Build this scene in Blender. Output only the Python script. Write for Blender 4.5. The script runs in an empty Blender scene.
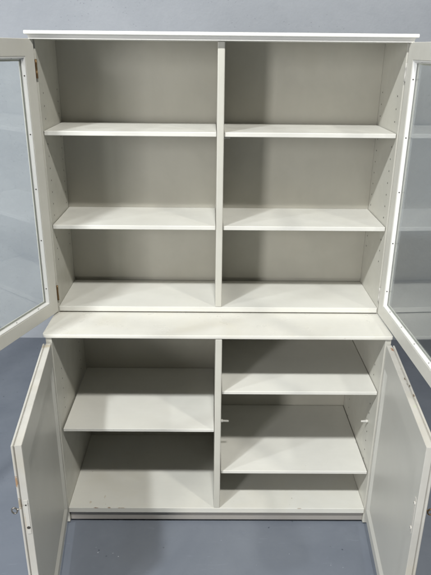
import bpy, bmesh, math, random
from mathutils import Vector, Matrix
random.seed(7)
sc = bpy.context.scene
COL = sc.collection
HZ = 0.826                       # height of the upper case's floor board above the ground; shapes below are given relative to it

# ------------------------------------------------------------------ materials
def nd(nt, t, **kw):
    n = nt.nodes.new(t)
    for k, v in kw.items(): setattr(n, k, v)
    return n
def val(s, v): s.default_value = v
def noise(nt, vec, scale, detail=4, rough=0.55, dist=0.0):
    n = nd(nt, 'ShaderNodeTexNoise'); val(n.inputs['Scale'], scale); val(n.inputs['Detail'], detail)
    val(n.inputs['Roughness'], rough); val(n.inputs['Distortion'], dist); nt.links.new(vec, n.inputs['Vector']); return n.outputs['Fac']
def ramp(nt, fac, a, b, lo=0.0, hi=1.0):
    n = nd(nt, 'ShaderNodeMapRange', interpolation_type='SMOOTHSTEP'); nt.links.new(fac, n.inputs['Value'])
    for k, v in (('From Min', a), ('From Max', b), ('To Min', lo), ('To Max', hi)): val(n.inputs[k], v)
    return n.outputs['Result']
def mix(nt, fac, a, b):
    n = nd(nt, 'ShaderNodeMix', data_type='RGBA')
    if isinstance(fac, float): val(n.inputs['Factor'], fac)
    else: nt.links.new(fac, n.inputs['Factor'])
    for s, c in (('A', a), ('B', b)):
        s = [i for i in n.inputs if i.name == s and i.type == 'RGBA'][0]
        if isinstance(c, tuple): val(s, (*c, 1))
        else: nt.links.new(c, s)
    return [o for o in n.outputs if o.type == 'RGBA'][0]
def math_(nt, op, a, b=None, clamp=False):
    n = nd(nt, 'ShaderNodeMath', operation=op, use_clamp=clamp)
    for i, x in enumerate((a, b)):
        if x is None: continue
        if isinstance(x, (int, float)): val(n.inputs[i], x)
        else: nt.links.new(x, n.inputs[i])
    return n.outputs[0]
def scaled(nt, vec, s):
    n = nd(nt, 'ShaderNodeMapping'); val(n.inputs['Scale'], s); nt.links.new(vec, n.inputs['Vector']); return n.outputs['Vector']
def new_mat(name):
    m = bpy.data.materials.new(name); m.use_nodes = True; nt = m.node_tree
    b = nt.nodes['Principled BSDF']; tc = nd(nt, 'ShaderNodeTexCoord').outputs['Object']
    return m, nt, b, tc
def paint(name, base, rough=0.42, grain=(1, 1, 1), var=0.05, stain=0.10, chips=(), scuff=0.5, bump=0.05, wear=None, brush=.07, uneven=1.0):
    """Aged brush-painted wood: uneven coat, faint brush lines, yellowed stains, scuffs, and chips at given places."""
    m, nt, b, tc = new_mat(name)
    big = noise(nt, tc, 3.2, 5, 0.6, 0.4)
    dk = tuple(c * (1 - var) for c in base); lt = tuple(min(1, c * (1 + var * .8)) for c in base)
    c = mix(nt, ramp(nt, big, .3, .7), dk, lt)
    yel = (base[0] * .93, base[1] * .88, base[2] * .74)
    st = ramp(nt, noise(nt, tc, 6.0, 5, 0.6, .5), .42, .85, 0, stain)
    c = mix(nt, st, c, yel)
    br = noise(nt, scaled(nt, tc, grain), 24, 2, 0.55)
    c = mix(nt, ramp(nt, br,   .35, .75, 0, brush), c, tuple(x * .8 for x in base))
    sp = ramp(nt, noise(nt, tc, 95, 2, 0.5), .735, .78, 0, scuff)
    gate = ramp(nt, noise(nt, tc, 5.3, 3, .5), .45, .62)
    c = mix(nt, math_(nt, 'MULTIPLY', sp, gate), c, (.33, .30, .25))
    if wear:                                     # rubbed patches down to the older coat / wood
        w1 = ramp(nt, noise(nt, scaled(nt, tc, wear[1]), 22, 5, 0.7, .6), .60, .68, 0, wear[2])
        c = mix(nt, w1, c, wear[0])
    dn = noise(nt, tc, 160, 3, .6)
    for (p, r, colr) in chips:
        sub = nd(nt, 'ShaderNodeVectorMath', operation='SUBTRACT'); nt.links.new(tc, sub.inputs[0]); val(sub.inputs[1], (p[0], p[1], p[2]))
        dv = nd(nt, 'ShaderNodeVectorMath', operation='DIVIDE'); nt.links.new(sub.outputs[0], dv.inputs[0]); val(dv.inputs[1], r)
        ln = nd(nt, 'ShaderNodeVectorMath', operation='LENGTH'); nt.links.new(dv.outputs[0], ln.inputs[0])
        d = math_(nt, 'ADD', ln.outputs['Value'], math_(nt, 'MULTIPLY', math_(nt, 'SUBTRACT', dn, .5), 2.2))
        c = mix(nt, ramp(nt, d, .75, 1.0, 1, 0), c, colr)
    nt.links.new(c, b.inputs['Base Color'])
    nt.links.new(ramp(nt, noise(nt, tc, 14, 4), .3, .7, rough - .07 * uneven, rough + .1 * uneven), b.inputs['Roughness'])
    bp = nd(nt, 'ShaderNodeBump'); val(bp.inputs['Strength'], bump); val(bp.inputs['Distance'], .001)
    h = math_(nt, 'ADD', br, math_(nt, 'MULTIPLY', noise(nt, tc, 9, 3), 2.0 * uneven))
    nt.links.new(h, bp.inputs['Height']); nt.links.new(bp.outputs['Normal'], b.inputs['Normal'])
    return m
def plain(name, col, rough=.5, metal=0.0):
    m, nt, b, tc = new_mat(name)
    c = mix(nt, noise(nt, tc, 120, 3), tuple(x * .75 for x in col), col)
    nt.links.new(c, b.inputs['Base Color']); val(b.inputs['Roughness'], rough); val(b.inputs['Metallic'], metal); return m
def wall_mat():
    m, nt, b, tc = new_mat('painted_concrete_wall')
    c = mix(nt, ramp(nt, noise(nt, tc, 1.6, 6, .62, .5), .3, .72), (.325, .347, .383), (.38, .402, .436))
    c = mix(nt, ramp(nt, noise(nt, tc, 16, 5, .7), .5, .8, 0, .35), c, (.31, .328, .358))
    v = nd(nt, 'ShaderNodeTexVoronoi', feature='F1'); val(v.inputs['Scale'], 52); nt.links.new(tc, v.inputs['Vector'])
    pit = ramp(nt, v.outputs['Distance'], .07, .16, 1, 0)
    gate = ramp(nt, noise(nt, tc, 4.0, 3, .6), .46, .60)
    pg = math_(nt, 'MULTIPLY', pit, gate)
    c = mix(nt, math_(nt, 'MULTIPLY', pg, .55), c, (.25, .27, .31))
    nt.links.new(c, b.inputs['Base Color']); val(b.inputs['Roughness'], .62)
    bp = nd(nt, 'ShaderNodeBump'); val(bp.inputs['Strength'], .35); val(bp.inputs['Distance'], .006)
    nt.links.new(math_(nt, 'SUBTRACT', noise(nt, tc, 30, 6, .65), pg), bp.inputs['Height']); nt.links.new(bp.outputs['Normal'], b.inputs['Normal'])
    return m
def floor_mat():
    m, nt, b, tc = new_mat('painted_floor')
    c = mix(nt, ramp(nt, noise(nt, tc, 2.2, 6, .6, .6), .3, .7), (.135, .152, .184), (.162, .180, .212))
    c = mix(nt, ramp(nt, noise(nt, tc, 12, 5, .65), .5, .8, 0, .25), c, (.115, .132, .165))
    v = nd(nt, 'ShaderNodeTexVoronoi', feature='F1'); val(v.inputs['Scale'], 24); nt.links.new(tc, v.inputs['Vector'])
    g1 = ramp(nt, noise(nt, tc, 6.0, 2), .50, .60)
    c = mix(nt, math_(nt, 'MULTIPLY', ramp(nt, v.outputs['Distance'], .05, .10, 1, 0), g1), c, (.05, .06, .08))
    v2 = nd(nt, 'ShaderNodeTexVoronoi', feature='F1'); val(v2.inputs['Scale'], 31); nt.links.new(scaled(nt, tc, (1, 1.2, 1)), v2.inputs['Vector'])
    g2 = ramp(nt, noise(nt, tc, 7.7, 2), .56, .66)
    c = mix(nt, math_(nt, 'MULTIPLY', ramp(nt, v2.outputs['Distance'], .05, .09, 1, 0), g2), c, (.40, .42, .46))
    scr = ramp(nt, noise(nt, scaled(nt, tc, (1, 9, 1)), 13, 2, .5, 1.5), .68, .72, 0, .22)
    c = mix(nt, scr, c, (.22, .245, .285))
    nt.links.new(c, b.inputs['Base Color']); nt.links.new(ramp(nt, noise(nt, tc, 9, 4), .3, .7, .40, .58), b.inputs['Roughness'])
    bp = nd(nt, 'ShaderNodeBump'); val(bp.inputs['Strength'], .15); val(bp.inputs['Distance'], .003)
    nt.links.new(noise(nt, tc, 45, 5, .6), bp.inputs['Height']); nt.links.new(bp.outputs['Normal'], b.inputs['Normal'])
    return m
def glass_mat():
    m = bpy.data.materials.new('window_glass'); m.use_nodes = True; nt = m.node_tree
    nt.nodes.clear()
    out = nd(nt, 'ShaderNodeOutputMaterial'); mx = nd(nt, 'ShaderNodeMixShader')
    tr = nd(nt, 'ShaderNodeBsdfTransparent'); val(tr.inputs['Color'], (.955, .972, .968, 1))
    gl = nd(nt, 'ShaderNodeBsdfGlossy'); val(gl.inputs['Roughness'], .012); val(gl.inputs['Color'], (1, 1, 1, 1))
    lw = nd(nt, 'ShaderNodeLayerWeight'); val(lw.inputs['Blend'], .5)
    f = math_(nt, 'ADD', math_(nt, 'MULTIPLY', math_(nt, 'POWER', lw.outputs['Facing'], 5.0), .96), .04, True)
    nt.links.new(f, mx.inputs[0]); nt.links.new(tr.outputs[0], mx.inputs[1]); nt.links.new(gl.outputs[0], mx.inputs[2])
    nt.links.new(mx.outputs[0], out.inputs['Surface']); return m

OFF = (.475, .466, .418)
M = {}
M['case'] = paint('off_white_paint', OFF, grain=(6, 6, .5))
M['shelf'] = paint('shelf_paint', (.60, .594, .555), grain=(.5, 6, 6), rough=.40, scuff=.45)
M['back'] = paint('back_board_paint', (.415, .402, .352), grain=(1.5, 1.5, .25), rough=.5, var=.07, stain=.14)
M['top'] = paint('countertop_paint', (.60, .59, .545), grain=(.5, 5, 5), rough=.33, stain=.4, var=.06, scuff=.6)
M['trim'] = paint('cornice_paint', (.72, .715, .685), grain=(.5, 6, 6), rough=.38, stain=.06)
M['dark_hole'] = plain('drilled_hole', (.05, .045, .04), .9)
M['brass'] = plain('aged_brass', (.22, .145, .075), .45, .8)
M['steel'] = plain('dull_steel', (.30, .28, .25), .35, .9)
M['pin'] = plain('pale_plastic_pin', (.55, .54, .50), .4)
M['glass'] = glass_mat()
M['wall'] = wall_mat(); M['floor'] = floor_mat()

# ------------------------------------------------------------------ mesh helpers
def quad(bm, *v): return bm.faces.new(v)
def box(bm, x0, x1, y0, y1, z0, z1, bev=0.0, mi=0, T=None):
    t = bmesh.new()
    vs = [t.verts.new((x, y, z)) for z in (z0, z1) for y in (y0, y1) for x in (x0, x1)]
    for f in ((0, 1, 3, 2), (4, 6, 7, 5), (0, 4, 5, 1), (2, 3, 7, 6), (0, 2, 6, 4), (1, 5, 7, 3)): t.faces.new([vs[i] for i in f])
    if bev: bmesh.ops.bevel(t, geom=t.edges[:], offset=bev, segments=2, profile=.5, affect='EDGES', clamp_overlap=True)
    merge(bm, t, mi, T)
def merge(bm, t, mi=0, T=None):
    mp = {}
    for v in t.verts: mp[v] = bm.verts.new(T(v.co) if T else v.co)
    for f in t.faces:
        try: g = bm.faces.new([mp[v] for v in f.verts]); g.material_index = mi; g.smooth = f.smooth
        except ValueError: pass
    t.free()
def tube(bm, pts, rad, n=10, mi=0, T=None, caps=True):
    t = bmesh.new(); rings = []
    pts = [Vector(p) for p in pts]
    for i, p in enumerate(pts):
        d = (pts[min(i + 1, len(pts) - 1)] - pts[max(i - 1, 0)]).normalized()
        a = d.orthogonal().normalized(); b = d.cross(a)
        r = rad[i] if isinstance(rad, (list, tuple)) else rad
        rings.append([t.verts.new(p + (a * math.cos(2 * math.pi * k / n) + b * math.sin(2 * math.pi * k / n)) * r) for k in range(n)])
    for r0, r1 in zip(rings, rings[1:]):
        best = min(range(n), key=lambda s: sum((r0[k].co - r1[(k + s) % n].co).length for k in range(n)))
        for k in range(n):
            f = t.faces.new((r0[k], r0[(k + 1) % n], r1[(k + 1 + best) % n], r1[(k + best) % n])); f.smooth = True
    if caps: t.faces.new(rings[0]); t.faces.new(rings[-1])
    merge(bm, t, mi, T)
def disc(bm, c, ax, r, mi=1, n=10, T=None):
    """a shallow drilled hole's dark mouth, a hair proud of the face"""
    c = Vector(c); ax = Vector(ax); a = ax.orthogonal().normalized(); b = ax.cross(a)
    t = bmesh.new(); t.faces.new([t.verts.new(c + ax * .0006 + (a * math.cos(2 * math.pi * k / n) + b * math.sin(2 * math.pi * k / n)) * r) for k in range(n)])
    merge(bm, t, mi, T)
def obj(name, bm, mats, parent=None, dz=HZ):
    bmesh.ops.recalc_face_normals(bm, faces=bm.faces[:])
    me = bpy.data.meshes.new(name)
    if dz: bmesh.ops.translate(bm, verts=bm.verts[:], vec=(0, 0, dz))
    bm.to_mesh(me); bm.free()
    for m in (mats if isinstance(mats, (list, tuple)) else [mats]): me.materials.append(m)
    o = bpy.data.objects.new(name, me); COL.objects.link(o)
    if parent: o.parent = parent
    return o
def board(name, dims, mat, parent, bev=.0015):
    bm = bmesh.new(); box(bm, *dims, bev); return obj(name, bm, mat, parent)

# ------------------------------------------------------------------ setting
bm = bmesh.new(); WY = 1.398
quad(bm, *[bm.verts.new(v) for v in ((-9, -14, 0), (9, -14, 0), (9, WY + .02, 0), (-9, WY + .02, 0))])
fl = obj('floor', bm, M['floor'], dz=0); fl['kind'] = 'structure'; fl['label'] = 'blue-grey painted floor under the cabinet'
bm = bmesh.new(); box(bm, -9, 9, WY, WY + .2, -.1, 4.6)
wl = obj('wall', bm, M['wall'], dz=0); wl['kind'] = 'structure'; wl['label'] = 'pale blue-grey pitted wall behind the cabinet'

# ------------------------------------------------------------------ the cabinet
cab = bpy.data.objects.new('display_cabinet', None); COL.objects.link(cab); cab.empty_display_size = .2
cab['label'] = 'tall off-white painted cabinet with open glazed doors above and open cupboard doors below'
cab['category'] = 'cabinet'

W, TOP, D = .570, .882, .265
# upper case ------------------------------------------------------
def holes(bm, x, ax, cols, z0, z1, step=.0402):
    z = z0
    while z < z1:
        for y in cols: disc(bm, (x, y, z), ax, .0028)
        z += step
for s in (-1, 1):
    bm = bmesh.new(); xs = sorted((s * W, s * (W + .016)))
    box(bm, xs[0], xs[1], .006, D + .012, -.0235, TOP + .001, .001)
    holes(bm, s * W, (-s, 0, 0), (.050, .232), .160, .74)
    obj('side_panel', bm, [M['case'], M['dark_hole']], cab)
board('back_panel', (-W + .0005, W - .0005, D, D + .006, .0135, TOP), M['back'], cab, 0)
board('back_rail', (-W + .0005, W - .0005, D + .0068, D + .0120, -.0185, .05), M['back'], cab, 0)
board('bottom_board', (-W + .0005, W - .0005, 0, D - .0005, -.019, 0), M['shelf'], cab)
DX0, DX1 = -.0117, .0109
board('divider', (DX0, DX1, 0.0, D - .0005, .0003, TOP - .0003), M['case'], cab, .003)
# top board with the moulded cornice
bm = bmesh.new()
prof = [(.0105, TOP), (.0115, TOP + .001), (.0120, TOP + .0095), (.0135, TOP + .0115), (.0165, TOP + .0130), (.0215, TOP + .0136), (.0230, TOP + .0145), (.0235, TOP + .016), (.0235, TOP + .0225), (.022, TOP + .0240)]
XB = .5665 + .006; rows = []
for p, z in prof:
    rows.append([bm.verts.new(v) for v in ((-XB - p * .75, D + .016, z), (-XB - p * .75, -.0095 - p, z), (XB + p * .75, -.0095 - p, z), (XB + p * .75, D + .016, z))])
for a, b in zip(rows, rows[1:]):
    for i in range(4): quad(bm, a[i], a[(i + 1) % 4], b[(i + 1) % 4], b[i])
quad(bm, *rows[0]); quad(bm, *rows[-1])
obj('cornice', bm, M['trim'], cab)
for zt in (.6095, .297):
    for x0, x1 in ((-W + .002, DX0 - .0015), (DX1 + .0015, W - .002)):
        board('shelf', (x0, x1, .010, D - .001, zt - .0145, zt), M['shelf'], cab, .0018)
# lower case ------------------------------------------------------
G, W2, D2 = .180, .557, .279
ZT, ZB, ZS = -.0243, -.0375, -.746
CH1 = (.22, .16, .11)
# countertop: rounded front corners
bm = bmesh.new(); r = .016; hw = .587; yf = -.1825; r2 = .008; hr_ = .582
out = [(-hw, D2 + .02)] + [(-hw + r - r * math.cos(t), yf + r - r * math.sin(t)) for t in [i * math.pi / 16 for i in range(9)]] \
    + [(hr_ - r2 + r2 * math.sin(t), yf + r2 - r2 * math.cos(t)) for t in [i * math.pi / 16 for i in range(9)]] + [(hr_, D2 + .02)]
def ring(inset, z): 
    k = []
    for x, y in out:
        cx, cy = (0, .1); sx = -1 if x < 0 else 1
        k.append(bm.verts.new((x - sx * inset, y + (inset if y < D2 else 0), z)))
    return k
R_ = [ring(.003, ZB), ring(.0005, ZB + .002), ring(0, ZB + .006), ring(.0006, ZT - .0012), ring(.0025, ZT)]
for a, b in zip(R_, R_[1:]):
    for i in range(len(a)): quad(bm, a[i], a[(i + 1) % len(a)], b[(i + 1) % len(a)], b[i])
quad(bm, *R_[0]); quad(bm, *R_[-1])
obj('countertop', bm, M['top'], cab)
for s in (-1, 1):
    bm = bmesh.new(); xs = sorted((s * W2, s * (W2 + .020)))
    box(bm, xs[0], xs[1], -G + .004, D2 + .012, -HZ + .010, ZB - .0005, .001)
    holes(bm, s * W2, (-s, 0, 0), (-.095, .190), -.62 if s > 0 else -.36, -.16)
    obj('side_panel', bm, [M['case'], M['dark_hole']], cab)
board('back_panel', (-W2 + .0005, W2 - .0005, D2, D2 + .010, ZS - .018, ZB - .001), M['back'], cab, 0)
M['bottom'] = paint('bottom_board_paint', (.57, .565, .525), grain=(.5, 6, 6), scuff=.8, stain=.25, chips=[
    ((-.455, -.181, ZS + HZ), (.011, .003, .003), CH1), ((-.405, -.180, ZS + HZ), (.006, .004, .003), (.28, .22, .16)), ((-.36, -.181, ZS + HZ), (.016, .0025, .003), (.34, .30, .24)),
    ((-.48, -.150, ZS + HZ), (.005, .006, .004), (.45, .41, .35)), ((-.43, -.120, ZS + HZ), (.003, .010, .004), (.46, .43, .37)), ((.31, -.18, ZS + HZ), (.008, .002, .003), (.36, .32, .27))])
board('bottom_board', (-W2 + .0005, W2 - .0005, -G, D2 - .0005, ZS - .022, ZS), M['bottom'], cab)
board('divider', (-.0115, .0110, -G, D2 - .0005, ZS + .0003, ZB - .0003), M['case'], cab, .003)
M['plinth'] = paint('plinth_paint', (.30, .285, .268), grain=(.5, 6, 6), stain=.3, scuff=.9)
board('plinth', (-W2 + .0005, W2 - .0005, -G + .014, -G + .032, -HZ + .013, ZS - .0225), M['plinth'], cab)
def lshelf(x0, x1, zt, th=.0125): board('shelf', (x0, x1, -G + .015, D2 - .003, zt - th, zt), M['shelf'], cab, .0018)
lshelf(-W2 + .006, -.0130, -.404); lshelf(.0130, W2 - .002, -.247, .0125); lshelf(.0135, W2 - .003, -.5856, .0125)
# shelf pins
def pin(x, y, z, s, L=.018, r=.0035):
    bm = bmesh.new(); tube(bm, [(x, y, z), (x + s * L * .25, y, z), (x + s * L * .27, y, z), (x + s * L, y, z - .001)], [r * 1.5, r * 1.5, r, r * .9], 10)
    obj('shelf_pin', bm, M['pin'], cab)
pin(.0110, -.095, -.4155, 1, .030, .004); pin(.0110, .190, -.4155, 1, .020, .0035); pin(W2, -.0925, -.4155, -1, .026, .004)
pin(W2, .190, -.4155, -1, .02, .0035)
pin(DX1, .048, .5895, 1, .022, .004)
for z in (.5905, .278):
    for x, s in ((-W, 1), (W, -1)): pin(x, .232, z, s, .014)
    pin(DX0, .232, z, -1, .014); pin(DX1, .232, z, 1, .014)

# ------------------------------------------------------------------ doors
def frame_of(side, a, hx, hy):
    """local (u across from the hinge, w outwards from the inner face, z) -> place in the room"""
    d = Vector((math.cos(a), -math.sin(a), 0)) if side < 0 else Vector((-math.cos(a), -math.sin(a), 0))
    n = Vector((-math.sin(a), -math.cos(a), 0)) if side < 0 else Vector((math.sin(a), -math.cos(a), 0))
    h = Vector((hx, hy, 0))
    return lambda c: h + d * c[0] + n * c[1] + Vector((0, 0, c[2]))
def ringpanel(bm, rects, T, mi=0):
    """loft nested rectangles (u0,u1,z0,z1,w) into one skin; first and last are left open"""
    rr = []
    for u0, u1, z0, z1, w in rects: rr.append([bm.verts.new(T(Vector(v))) for v in ((u0, w, z0), (u1, w, z0), (u1, w, z1), (u0, w, z1))])
    for a, b in zip(rr, rr[1:]):
        for i in range(4): f = quad(bm, a[i], a[(i + 1) % 4], b[(i + 1) % 4], b[i]); f.material_index = mi
    return rr
def glass_door(side, a, label):
    T = frame_of(side, a, side * (W + .002), -.004)
    w_, z0, z1, th = .566, -.0186, TOP + .0015, .022
    st, rb, rt, re = .045, .046, .050, .013
    bm = bmesh.new(); e = .0015
    g = (st, w_ - st, z0 + rb, z1 - rt)
    def sh(i): return (g[0] + i, g[1] - i, g[2] + i, g[3] - i)
    sec = [(*sh(0), 0.0008), (*sh(-e), 0), (e, w_ - e, z0 + e, z1 - e, 0), (0, w_, z0, z1, e), (0, w_, z0, z1, th - e), (e, w_ - e, z0 + e, z1 - e, th),
           (*sh(.007), th), (*sh(.0135), th - .005), (*sh(.0135), .0152), (*sh(0), .0152), (*sh(0), .0008)]
    rr = ringpanel(bm, sec, T)
    bmesh.ops.remove_doubles(bm, verts=bm.verts[:], dist=1e-5)
    d = obj('glass_door', bm, M['door_' + ('l' if side < 0 else 'r')], cab)
    if label: d['label'] = label
    # glazing bead nailed in round the pane: its face stands almost square to the glass
    bm = bmesh.new(); o = .0006
    ringpanel(bm, [(*sh(o), .0120), (*sh(o), .0016), (*sh(.0022), .0010), (*sh(.0040), .0022), (*sh(.0065), .0105), (*sh(.0085), .0112), (*sh(.0085), .0120)], T)
    sl = Vector((.0083, -.0025, 0)).normalized()
    for z in [z0 + .105 + i * (z1 - z0 - .21) / 4 for i in range(5)]:
        disc(bm, (g[0] + .0053, .0064, z), sl, .0022, 1, T=T); disc(bm, (g[1] - .0053, .0064, z), (-sl.x, sl.y, 0), .0022, 1, T=T)
    for u in [st + .06 + i * (w_ - 2 * st - .12) / 3 for i in range(4)]:
        disc(bm, (u, .0064, g[2] + .0053), (0, sl.y, sl.x), .0020, 1, T=T); disc(bm, (u, .0064, g[3] - .0053), (0, sl.y, -sl.x), .0020, 1, T=T)
    obj('glazing_bead', bm, [M['bead'], M['dark_hole']], d)
    bm = bmesh.new(); q = sh(.002); box(bm, q[0], q[1], .0123, .0150, q[2], q[3], 0, 0, T)
    obj('glass_pane', bm, M['glass'], d)
    for zc in (.797, .052):
        bm = bmesh.new()
        tube(bm, [T(Vector((-.0035, -.0015, zc + k))) for k in (-.028, -.0095, -.009, .009, .0095, .028)], [.0030, .0030, .0026, .0026, .0030, .0030], 10)
        box(bm, -.0025, .0012, -.0009, .016, zc - .027, zc + .027, 0, 0, T)
        obj('hinge', bm, M['brass'] if side < 0 else M['painted_steel'], d)
AL, AR, BL, BR = 1.9135, 1.6064, 1.4538, 1.4809
M['painted_steel'] = plain('painted_over_steel', (.45, .44, .41), .5)
M['bead'] = paint('bead_paint', (.64, .64, .625), rough=.35, grain=(6, 6, .5), stain=.03)
M['door_l'] = paint('glass_door_paint_warm', (.52, .512, .47), grain=(6, 6, .5))
M['door_r'] = M['door_l']
glass_door(-1, AL, 'glazed door swung wide open past a right angle')
glass_door(1, AR, 'glazed door opened straight out at a right angle')

HL, HR, DT, DB, DW = .559, .561, -.056, -.776, .5571
def cupboard_door(side, a, hx, label, chips, wear):
    T = frame_of(side, a, side * hx, -G - .001)
    bm = bmesh.new(); e = .0012
    ib = .0175                                    # inner slab
    f = (.016, DW - .052, DB + .037, DT - .082)
    def sh(i): return (f[0] + i, f[1] - i, f[2] + i, f[3] - i)
    sec = [(*sh(.021), .0075), (*sh(.016), .0075), (*sh(0), .0006), (*sh(-.001), 0), (e, DW - e, DB + e, DT - e, 0), (0, DW, DB, DT, e), (0, DW, DB, DT, ib - e), (e, DW - e, DB + e, DT - e, ib),
           (.004, DW - .004, DB + .004, DT - .004, ib), (.004, DW - .004, DB + .004, DT - .004, ib + .0035), (e, DW - e, DB + e, DT - e, ib + .0035), (0, DW, DB, DT, ib + .0035 + e), (0, DW, DB, DT, .0255), (e, DW - e, DB + e, DT - e, .027)]
    rr = ringpanel(bm, sec[:5], T); r3 = ringpanel(bm, sec[4:], T, 1); bmesh.ops.remove_doubles(bm, verts=rr[-1] + r3[0], dist=1e-6)
    quad(bm, *rr[0]); quad(bm, *r3[-1])
    lt = lambda p: tuple(T(Vector(p)) + Vector((0, 0, HZ)))
    m = paint('cupboard_door_paint', (.46, .455, .42), grain=(2.5, 2.5, .3), chips=[(lt(p), r_, c) for p, r_, c in chips], rough=.42, var=.015, stain=.05, brush=.03, uneven=.15, bump=.012, wear=None)
    m2 = paint('cupboard_door_edge_paint', (.44, .428, .395), grain=(2.5, 2.5, .3), chips=[(lt(p), r_, c) for p, r_, c in chips], rough=.5, var=.12, stain=.6, scuff=1.0)
    d = obj('cupboard_door', bm, [m, m2], cab); d['label'] = label
    return d, T
ld, TL = cupboard_door(-1, BL, HL, 'cupboard door with worn edge and a key in its lock, seen from inside', [
    ((DW, .0245, -.165), (.006, .0025, .018), (.30, .19, .11)), ((DW, .023, -.235), (.006, .006, .018), (.30, .26, .20)), ((DW, .008, -.238), (.006, .004, .012), (.10, .09, .08)),
    ((DW, .012, -.30), (.006, .006, .03), (.42, .38, .32)), ((.02, .012, DT), (.02, .01, .006), (.42, .38, .30))], ((.50, .46, .38), (1, 1, .35), .35))
rd, TR = cupboard_door(1, BR, HR, 'cupboard door with chipped top edge and a small lock plate, seen from inside', [
    ((.22, .017, DT), (.004, .009, .004), (.12, .09, .06)), ((.255, .019, DT), (.004, .011, .004), (.10, .08, .055)), ((.31, .021, DT), (.003, .007, .004), (.16, .12, .08)), ((.16, .018, DT), (.003, .008, .004), (.30, .24, .17)),
    ((.03, .015, DT), (.006, .012, .005), (.30, .17, .11)), ((.37, .014, DT), (.006, .008, .004), (.42, .44, .35))], ((.48, .45, .38), (.35, .35, 1), .30))
M['lock_paint'] = paint('painted_lock', (.47, .455, .42), rough=.3)
# lock edge plate on the left door's free edge, with bolt hole
bm = bmesh.new(); box(bm, DW + .0002, DW + .0012, .004, .0135, -.335, -.225, .0003, 0, TL)
disc(bm, (DW + .0010, .009, -.314), (1, 0, 0), .0048, 1, T=TL); disc(bm, (DW + .0010, .009, -.240), (1, 0, 0), .0026, 1, T=TL)
obj('lock_plate', bm, [M['lock_paint'], M['dark_hole']], ld)
# lock case set in the right door's inner face: a long painted plate with a screw at each end
bm = bmesh.new(); u0 = DW - .0145
box(bm, u0 - .007, u0 + .007, -.0014, .0, -.338, -.226, .0006, 0, TR)
for z in (-.323, -.241): tube(bm, [TR(Vector((u0, -.0012, z))), TR(Vector((u0, -.0035, z))), TR(Vector((u0, -.0042, z)))], [.0055, .005, .002], 12)
for z in (-.323, -.241): disc(bm, (u0, -.0038, z), (0, -1, 0), .0018, 1, T=TR)
obj('lock_plate', bm, [M['lock_paint'], M['dark_hole']], rd)

# ------------------------------------------------------------------ the keys, each a thing of its own in its lock
def key(T, z, mat, label, u=DW - .030):
    bm = bmesh.new()
    tube(bm, [T(Vector((u, .020 + k, z))) for k in (0, .008, .0085, .0115, .012, .021, .022)], [.0028, .0028, .0042, .0042, .0028, .0026, .0026], 10)
    # oval bow in the vertical plane through the shank
    cpt = []; ca = .0275; tw = math.radians(12)
    for k in range(25):
        t = 2 * math.pi * k / 24
        cpt.append(T(Vector((u + .0115 * math.sin(t) * math.sin(tw), .020 + ca + .0070 * -math.cos(t), z - .004 + .0115 * math.sin(t) * math.cos(tw)))))
    tube(bm, cpt, .0021, 8, caps=False)
    o = obj('key', bm, mat); o['label'] = label; o['category'] = 'key'; o['group'] = 'keys in the cupboard door locks'
    return o
key(TL, -.278, M['steel'], 'small dark steel key sticking out of the worn-edged cupboard door')
key(TR, -.277, M['brass'], 'small brass key behind the cupboard door with the chipped top edge')

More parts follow.
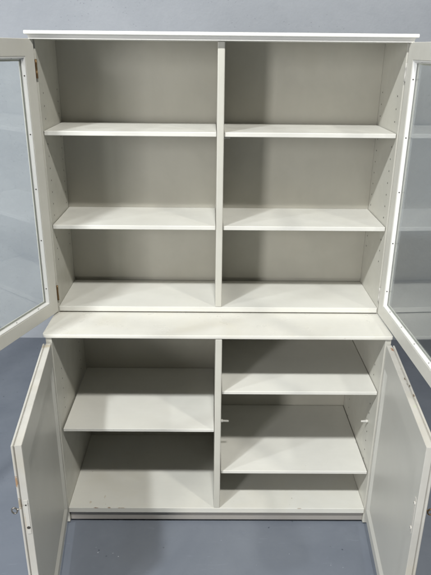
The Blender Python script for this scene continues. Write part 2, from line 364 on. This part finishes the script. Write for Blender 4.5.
# ------------------------------------------------------------------ hall lamps: rows of ceiling tubes in front of the cabinet, running obliquely away
w = bpy.data.worlds.new('World'); sc.world = w; w.use_nodes = True
bgn = w.node_tree.nodes['Background']; val(bgn.inputs['Color'], (.92, .96, 1.0, 1)); val(bgn.inputs['Strength'], .008)
def lamp(x, y, L, wd, power, col, dr=(-.45, -.89)):
    d = Vector((dr[0], dr[1], 0)).normalized()
    la = bpy.data.lights.new('ceiling_lamp', 'AREA'); la.shape = 'RECTANGLE'; la.size = L; la.size_y = wd; la.energy = power; la.color = col
    o = bpy.data.objects.new('ceiling_lamp', la); COL.objects.link(o)
    o.location = Vector((x, y, 3.51 + HZ)) + d * L / 2; o.rotation_euler = (0, 0, math.atan2(d.y, d.x))
COOL, WARM = (.95, .985, 1.0), (1.0, .965, .87)
lamp(-1.86, -2.40, .26, .22, 170, COOL)
lamp(.16, -2.40, .26, .22, 138, (1.0, .985, .94))
lamp(2.33, -2.40, .26, .22, 78, WARM)
lamp(-4.3, -2.40, .26, .22, 140, COOL)
lamp(4.6, -2.40, .26, .22, 70, COOL)
# daylight through a tall narrow doorway far off to the front left
la = bpy.data.lights.new('doorway_light', 'AREA'); la.shape = 'RECTANGLE'; la.size = .8; la.size_y = 3.0; la.energy = 265; la.color = (1.0, .99, .965)
o = bpy.data.objects.new('doorway_light', la); COL.objects.link(o); o.location = (-3.95, -6.35, 2.15)
o.rotation_euler = (Vector((0, .1, 1.1)) - Vector(o.location)).to_track_quat('-Z', 'Y').to_euler()

# ------------------------------------------------------------------ camera
cx, cy, cz, pi_, ya, ro, f = -.0285, -1.9737, .8616 + HZ, .3790, .0086, .0098, 601.22
F = Vector((math.sin(ya) * math.cos(pi_), math.cos(ya) * math.cos(pi_), -math.sin(pi_)))
R = Vector((math.cos(ya), -math.sin(ya), 0)); U = R.cross(F)
R2 = R * math.cos(ro) + U * math.sin(ro); U2 = -R * math.sin(ro) + U * math.cos(ro)
cam = bpy.data.cameras.new('camera'); co = bpy.data.objects.new('camera', cam); COL.objects.link(co)
m3 = Matrix((R2, U2, -F)).transposed(); co.matrix_world = Matrix.Translation((cx, cy, cz)) @ m3.to_4x4()
cam.sensor_fit = 'VERTICAL'; cam.sensor_height = 24; cam.lens = f / 575 * 24; cam.clip_start = .05; cam.clip_end = 200
sc.camera = co
sc.view_settings.view_transform = 'Standard'; sc.view_settings.look = 'None'; sc.view_settings.gamma = 1; sc.view_settings.exposure = 0
sc.cycles.use_denoising = True; sc.cycles.max_bounces = 12; sc.cycles.diffuse_bounces = 8; sc.cycles.transparent_max_bounces = 16
